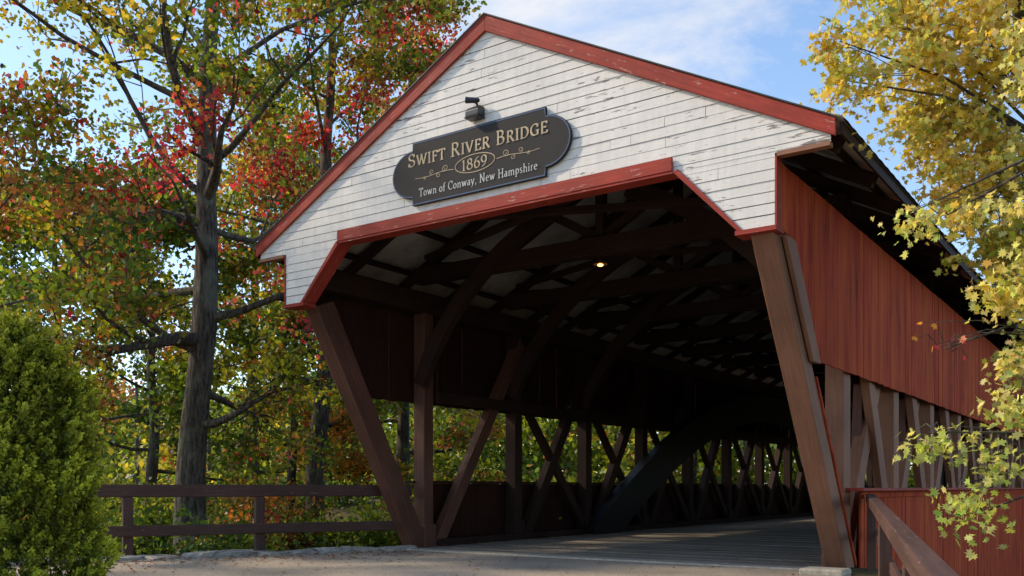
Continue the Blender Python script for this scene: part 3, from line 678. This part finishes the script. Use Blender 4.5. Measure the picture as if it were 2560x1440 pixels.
SHR=[(-14.8,11.5,.9,1.0,(G,DG,RU),1),(-16.0,13.8,1.3,1.3,(G,DR,YG),2),(-14.2,15.3,1.5,1.4,(G,YG,G),3),(-17.5,15.2,1.8,1.5,(O,G,YG),4),(-13.4,17.5,2.2,1.6,(O,YG,G),5),(-19.5,12.5,2.2,1.8,(G,DG,YG),6),
 (-16.8,9.6,1.3,1.2,(G,DG,YG),7),(-20,16.5,2.4,1.8,(G,RU,G),8),(-15.8,19.5,2.6,2.0,(G,YG,G),9),(-18.5,8.2,1.8,1.5,(G,DG,DR),10),(-22.5,13,2.8,2.2,(G,DG,YG),11),(-12.9,21.0,2.6,1.8,(G,DG,YG),12)]
for x,yy,h,r,p,s in SHR:
    kind='orange and green' if O in p or RU in p else 'green'
    shrub(x,yy,h,r,p,s+50,3600,f'{kind} leafy shrub growing on the river bank below fence')

# arborvitae
random.seed(77)
HX,HY=-9.16,4.54; HE=empty('arborvitae_shrub',(HX,HY,0),'dense rounded bright green arborvitae shrub next to fence','shrub')
m=MB(); tube(m,[(HX,HY,-.1),(HX,HY,1.2),(HX,HY,2.3)],[.09,.06,.02],8); 
C=[];K=[];AX=[]
NS=3100
for i in range(NS):
    hz=random.random()**.8; th=random.random()*6.283
    prof=.91*max(0,1-hz**6)**.5*(1-.12*hz)+.02
    bm_=noise.noise(Vector((math.cos(th)*2.2,math.sin(th)*2.2,hz*6)))*.20+noise.noise(Vector((math.cos(th)*6,math.sin(th)*6,hz*16)))*.20
    rr=prof*(1+bm_)*random.choice((1,1,1,.85,.7)); out=Vector((math.cos(th),math.sin(th),0))
    L=random.uniform(.12,.26); d=(out*.75+Vector((random.gauss(0,.25),random.gauss(0,.25),.8))).normalized()
    base=Vector((HX,HY,.02+hz*2.60))+out*max(0,rr-.14)
    if hz>.9: base=Vector((HX,HY,.02+hz*2.60))+out*rr*random.random()
    side=d.cross(Vector((random.gauss(0,1),random.gauss(0,1),random.gauss(0,1)))).normalized()
    tone=random.uniform(.6,1.4)*(.6+1.9*max(0,bm_+.13))
    for k in range(46):
        f=(k+random.random())/46; w=(1-f)*.45*L*random.uniform(-1,1)
        p=base+d*(L*f)+side*w+Vector((random.gauss(0,.012),random.gauss(0,.012),random.gauss(0,.012)))
        C.append(p[:]); AX.append((d+side*(1.2 if w>0 else -1.2)*.5)[:])
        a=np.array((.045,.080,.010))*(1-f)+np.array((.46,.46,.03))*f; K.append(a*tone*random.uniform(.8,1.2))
C=np.array(C);K=np.array(K)
obj('trunk',m,M_bark,HE); leaves('foliage',C,RNG.uniform(.03,.055,len(C)),np.clip(K,.003,.6),SH_L*np.array([1.6,1]),M_hedge,HE,up=.2,axis=np.array(AX))

def bough_tree(label,base,trunk,boughs,seed,ls,name='maple_tree'):
    random.seed(seed); E=empty(name,base,label,'tree'); mb=MB(); tp=[Vector(base)]+[Vector(p) for p in trunk]
    tube(mb,tp,[.15*(1-.8*i/(len(tp)-1))+.02 for i in range(len(tp))],10,.05)
    CC=[];SS=[];KK=[]
    for (ti,c,rad,n,pal) in boughs:
        c=Vector(c); s=tp[ti]; r=Vector(rad); mid=s.lerp(c,.5)+Vector((0,0,.15)); 
        tube(mb,[s,mid,c],[.022,.013,.006],6)
        cl=[]; few=n<20
        nt=max(4,int(n/40)) if not few else n
        for k in range(nt):
            e=Vector([max(-1.2,min(1.2,random.gauss(0,.6)))*r[q] for q in range(3)])+c
            o=s.lerp(c,random.uniform(.55,1.0)) if random.random()<.5 else c+ (e-c)*.3
            md=o.lerp(e,.5)+Vector((0,0,.05)); tube(mb,[o,md,e],[.005,.0035,.002],4)
            for f in ((.65,.85,1.0) if not few else (1.0,)): cl.append((tuple(o.lerp(e,f)),1))
        C,S,K=clusters_to_leaves(cl,n/len(cl),.095 if not few else .01,pal,ls,off=seed,jit=.22,kmin=3 if not few else 1)
        if few: S=S*.8
        CC.append(C);SS.append(S);KK.append(K)
    obj('trunk',mb,M_bark,E,smooth=True)
    leaves('crown',np.concatenate(CC),np.concatenate(SS),np.concatenate(KK),SH_M,M_leaf,E,up=.4,curl=.35)
A_=(GO,LY,Y,LY,PG); B_=(PG,LY,GO,LY,YG); C_=(YG,PG,PG,LY)
bough_tree('golden yellow maple overhanging the bridge roof',(-.62,11.75,gz(-.62,11.75)-.1),[(-.65,11.7,1.5),(-.75,11.6,3.2),(-1.0,11.45,4.8),(-1.3,11.3,6.6),(-1.4,11.2,8.4)],
 [(3,(-1.50,11.1,5.8),(.95,1.0,.8),2600,A_),(3,(-2.20,10.5,5.95),(.65,.65,.5),1100,A_),(3,(-2.75,9.95,5.75),(.42,.4,.38),400,A_),(2,(-1.60,11.5,4.85),(.55,.7,.55),1900,B_),
  (3,(-2.8,10.1,5.42),(.32,.3,.18),200,A_),
  (2,(-1.10,11.9,4.3),(.65,.8,.6),1800,B_),(4,(-1.4,11.7,7.2),(1.2,1.2,.8),2000,A_),(4,(-2.3,10.7,6.45),(.7,.7,.4),700,A_),
  (2,(-1.85,11.5,4.5),(.25,.5,.35),650,B_),(2,(-1.40,12.0,3.85),(.4,.7,.45),1400,B_),(3,(-1.95,11.1,5.2),(.42,.5,.4),1100,B_),(3,(-2.25,10.9,5.3),(.25,.3,.2),300,B_),
  (2,(-1.15,12.2,3.4),(.4,.8,.5),1300,B_),(1,(-.90,12.1,2.5),(.4,.7,.5),1000,C_),(4,(-.6,11.4,6.3),(1.1,1.1,1.1),1100,A_),(3,(-1.2,10.4,6.5),(.8,.6,.6),800,A_)],5,.088)
bough_tree('young yellow green maple with drooping twigs beside handrail',(.15,8.6,gz(.15,8.6)-.1),[(.12,8.55,1.2),(.05,8.4,2.4),(-.05,8.2,3.6),(-.2,8.1,5.0)],
 [(3,(-1.30,7.55,3.12),(.36,.3,.10),230,B_),(3,(-1.55,7.6,3.2),(.16,.2,.08),60,B_),(2,(-.92,7.3,2.5),(.18,.25,.18),260,B_),(1,(-1.15,6.6,1.45),(.28,.2,.09),120,C_),(1,(-1.03,6.6,1.12),(.26,.2,.08),90,C_),
  (1,(-.88,6.5,.95),(.16,.2,.07),50,C_),(1,(-.86,6.6,1.3),(.16,.2,.1),80,C_),
  (2,(-.78,7.3,2.15),(.18,.25,.28),300,B_),(2,(-.66,7.3,2.9),(.2,.3,.25),230,B_),(1,(-.75,6.8,1.65),(.15,.2,.25),190,C_),(2,(-1.22,7.0,2.05),(.26,.2,.22),9,(R,O,R)),(4,(-.6,8.0,4.4),(.4,.5,.5),300,A_)],6,.066)

def mass(name,spots,per,ls,shape=SH_S,sig=.8,k=24):
    cl=[];C=[];K=[]
    for (x,yy,h,r,pal) in spots:
        z0=gz(x,yy)
        for i in range(per):
            a=random.random()*6.28; rr=r*math.sqrt(random.uniform(.15,1)); fz=random.uniform(.03,1)
            q=rr*math.sqrt(max(0,1-(abs(fz-.45)/.58)**2)); cl.append((x+q*math.cos(a),yy+q*math.sin(a),z0+h*fz,pal))
    for (x,yy,z,pal) in cl:
        base=np.array(pick((x,yy,z),pal,s=.16)); pts=RNG.normal(size=(k,3))*np.array([sig,sig,sig*.55])+np.array([x,yy,z])
        C.append(pts);K.append(base*(1+RNG.normal(size=(k,1))*.3))
    C=np.concatenate(C);K=np.clip(np.concatenate(K),.004,.8)
    o=leaves(name,C,ls*RNG.uniform(.6,1.3,len(C)),K,shape,M_leaf,None); o['kind']='stuff'; return o
random.seed(90); sp=[]
pals=[(DG,G,YG),(G,YG,G),(G,YG,Y),(DG,G,YG),(RU,G,YG),(G,YG,YG)]
for i in range(84):
    x=-105+i*1.35+random.uniform(-1,1); yy=random.uniform(50,60)
    if -13<x<-1.5: yy=random.uniform(64,74)
    sp.append((x,yy,random.uniform(8.5,12.5),random.uniform(3.4,4.8),random.choice(pals)))
for i in range(70):
    x=-115+i*1.75+random.uniform(-1,1); sp.append((x,random.uniform(76,90),random.uniform(11,15),random.uniform(4,5.5),random.choice([(DG,DG,G),(DG,G,G),(DG,G,YG)])))
for i in range(22):
    x=-46-random.uniform(0,30); yy=random.uniform(0,42); sp.append((x,yy,random.uniform(6,9.0),random.uniform(3,4.5),random.choice(pals)))
o=mass('woodland',sp,56,.44,shape=SH_Q,sig=.85,k=22); o['label']='distant autumn woodland across the river'; o['category']='woodland'
mb=MB(); random.seed(8)
for (x,yy,h,r,p) in sp:
    tube(mb,[(x,yy,gz(x,yy)-.3),(x+random.uniform(-.3,.3),yy,h*.8)],[.22,.08],6)
o=obj('woodland_trunks',mb,M_bark); o['kind']='stuff'; o['label']='distant tree trunks in the woodland'; o['category']='woodland'
sp=[]
for i in range(120):
    x=random.uniform(-40,-12.8); yy=random.uniform(9,26)
    if -.91*(x+11.4)+.41*(yy-12.4)<1.2: continue
    sp.append((x,yy,random.uniform(.3,1.2),random.uniform(.5,1.4),random.choice([(G,DG,YG),(RU,DG,YG),(DG,G,G),(DG,G,DG)])))
o=mass('undergrowth',sp,9,.12,sig=.35); o['label']='low leafy undergrowth covering the river bank'; o['category']='undergrowth'
NF=1500; px=[];random.seed(3)
while len(px)<NF:
    s=random.uniform(0,8); w=abs(random.gauss(0,1.1)); x=-11.05-.41*s+w; yy=12.2-.91*s
    if random.random()<.3: x=random.uniform(-10.9,-3.6); yy=random.choice([random.uniform(5,12.1),random.uniform(12.6,15)])
    px.append((x,yy,.05 if yy>12.5 else .018))
cols=np.array([random.choice([(.25,.1,.03),(.32,.2,.05),(.15,.06,.03),(.3,.05,.03)]) for _ in px])
o=leaves('fallen_leaves',np.array(px),.05,cols,SH_S,M_leaf,None,up=7); o['kind']='stuff'; o['label']='scattered dry fallen leaves on gravel'; o['category']='leaves'

# ================================================================== LIGHT / WORLD / CAMERA
sd=Vector((-.93,-.37,0)).normalized(); EL=math.radians(38)
sdir=Vector((sd.x*math.cos(EL),sd.y*math.cos(EL),math.sin(EL)))
sun=bpy.data.lights.new('sun','SUN'); sun.energy=4.3; sun.angle=math.radians(3); sun.color=(1,.85,.64)
so=bpy.data.objects.new('sun',sun); COL.objects.link(so); so.rotation_euler=(-sdir).to_track_quat('-Z','Y').to_euler(); so.location=(-20,5,25)
W=bpy.data.worlds.new('World'); SC.world=W; W.use_nodes=True; nt=W.node_tree; bg=nt.nodes['Background']
sky=N(nt,'ShaderNodeTexSky'); sky.sky_type='NISHITA'; sky.sun_disc=False; sky.sun_elevation=EL; sky.sun_rotation=math.atan2(sd.x,sd.y)
sky.air_density=1.0; sky.dust_density=.6; sky.ozone_density=1.3
tc=N(nt,'ShaderNodeTexCoord'); mp=N(nt,'ShaderNodeMapping'); mp.inputs['Scale'].default_value=(1.6,1.6,4.0); mp.inputs['Rotation'].default_value=(.25,.2,0)
nt.links.new(tc.outputs['Generated'],mp.inputs[0])
n=N(nt,'ShaderNodeTexNoise',Scale=2.2,Detail=9.0,Roughness=.62,Distortion=.4); nt.links.new(mp.outputs[0],n.inputs['Vector'])
dp=N(nt,'ShaderNodeVectorMath',operation='DOT_PRODUCT'); nt.links.new(tc.outputs['Generated'],dp.inputs[0]); dp.inputs[1].default_value=(-.33,.83,.45)
mr=N(nt,'ShaderNodeMapRange'); nt.links.new(dp.outputs['Value'],mr.inputs[0]); mr.inputs[1].default_value=.90; mr.inputs[2].default_value=1.0; mr.inputs[3].default_value=-.06; mr.inputs[4].default_value=.15
ad=N(nt,'ShaderNodeMath',operation='ADD'); nt.links.new(n.outputs[0],ad.inputs[0]); nt.links.new(mr.outputs[0],ad.inputs[1])
cr=ramp(nt,ad.outputs[0],[(.55,0),(.80,.85)])
sk=mix(nt,1.0,sky.outputs[0],(1.72,1.75,1.78),'MULTIPLY')
c=mix(nt,cr.outputs[0],sk,(6.3,6.3,6.4))
nt.links.new(c,bg.inputs[0]); bg.inputs[1].default_value=.15
cam=bpy.data.cameras.new('camera'); co=bpy.data.objects.new('camera',cam); COL.objects.link(co); SC.camera=co
co.location=(0,0,1.09); co.rotation_euler=(math.radians(90),0,math.radians(34.8)); cam.lens=32.8; cam.sensor_width=36; cam.shift_y=.195; cam.clip_end=1500; cam.clip_start=.05
SC.view_settings.view_transform='Standard'; SC.view_settings.look='None'; SC.view_settings.exposure=0
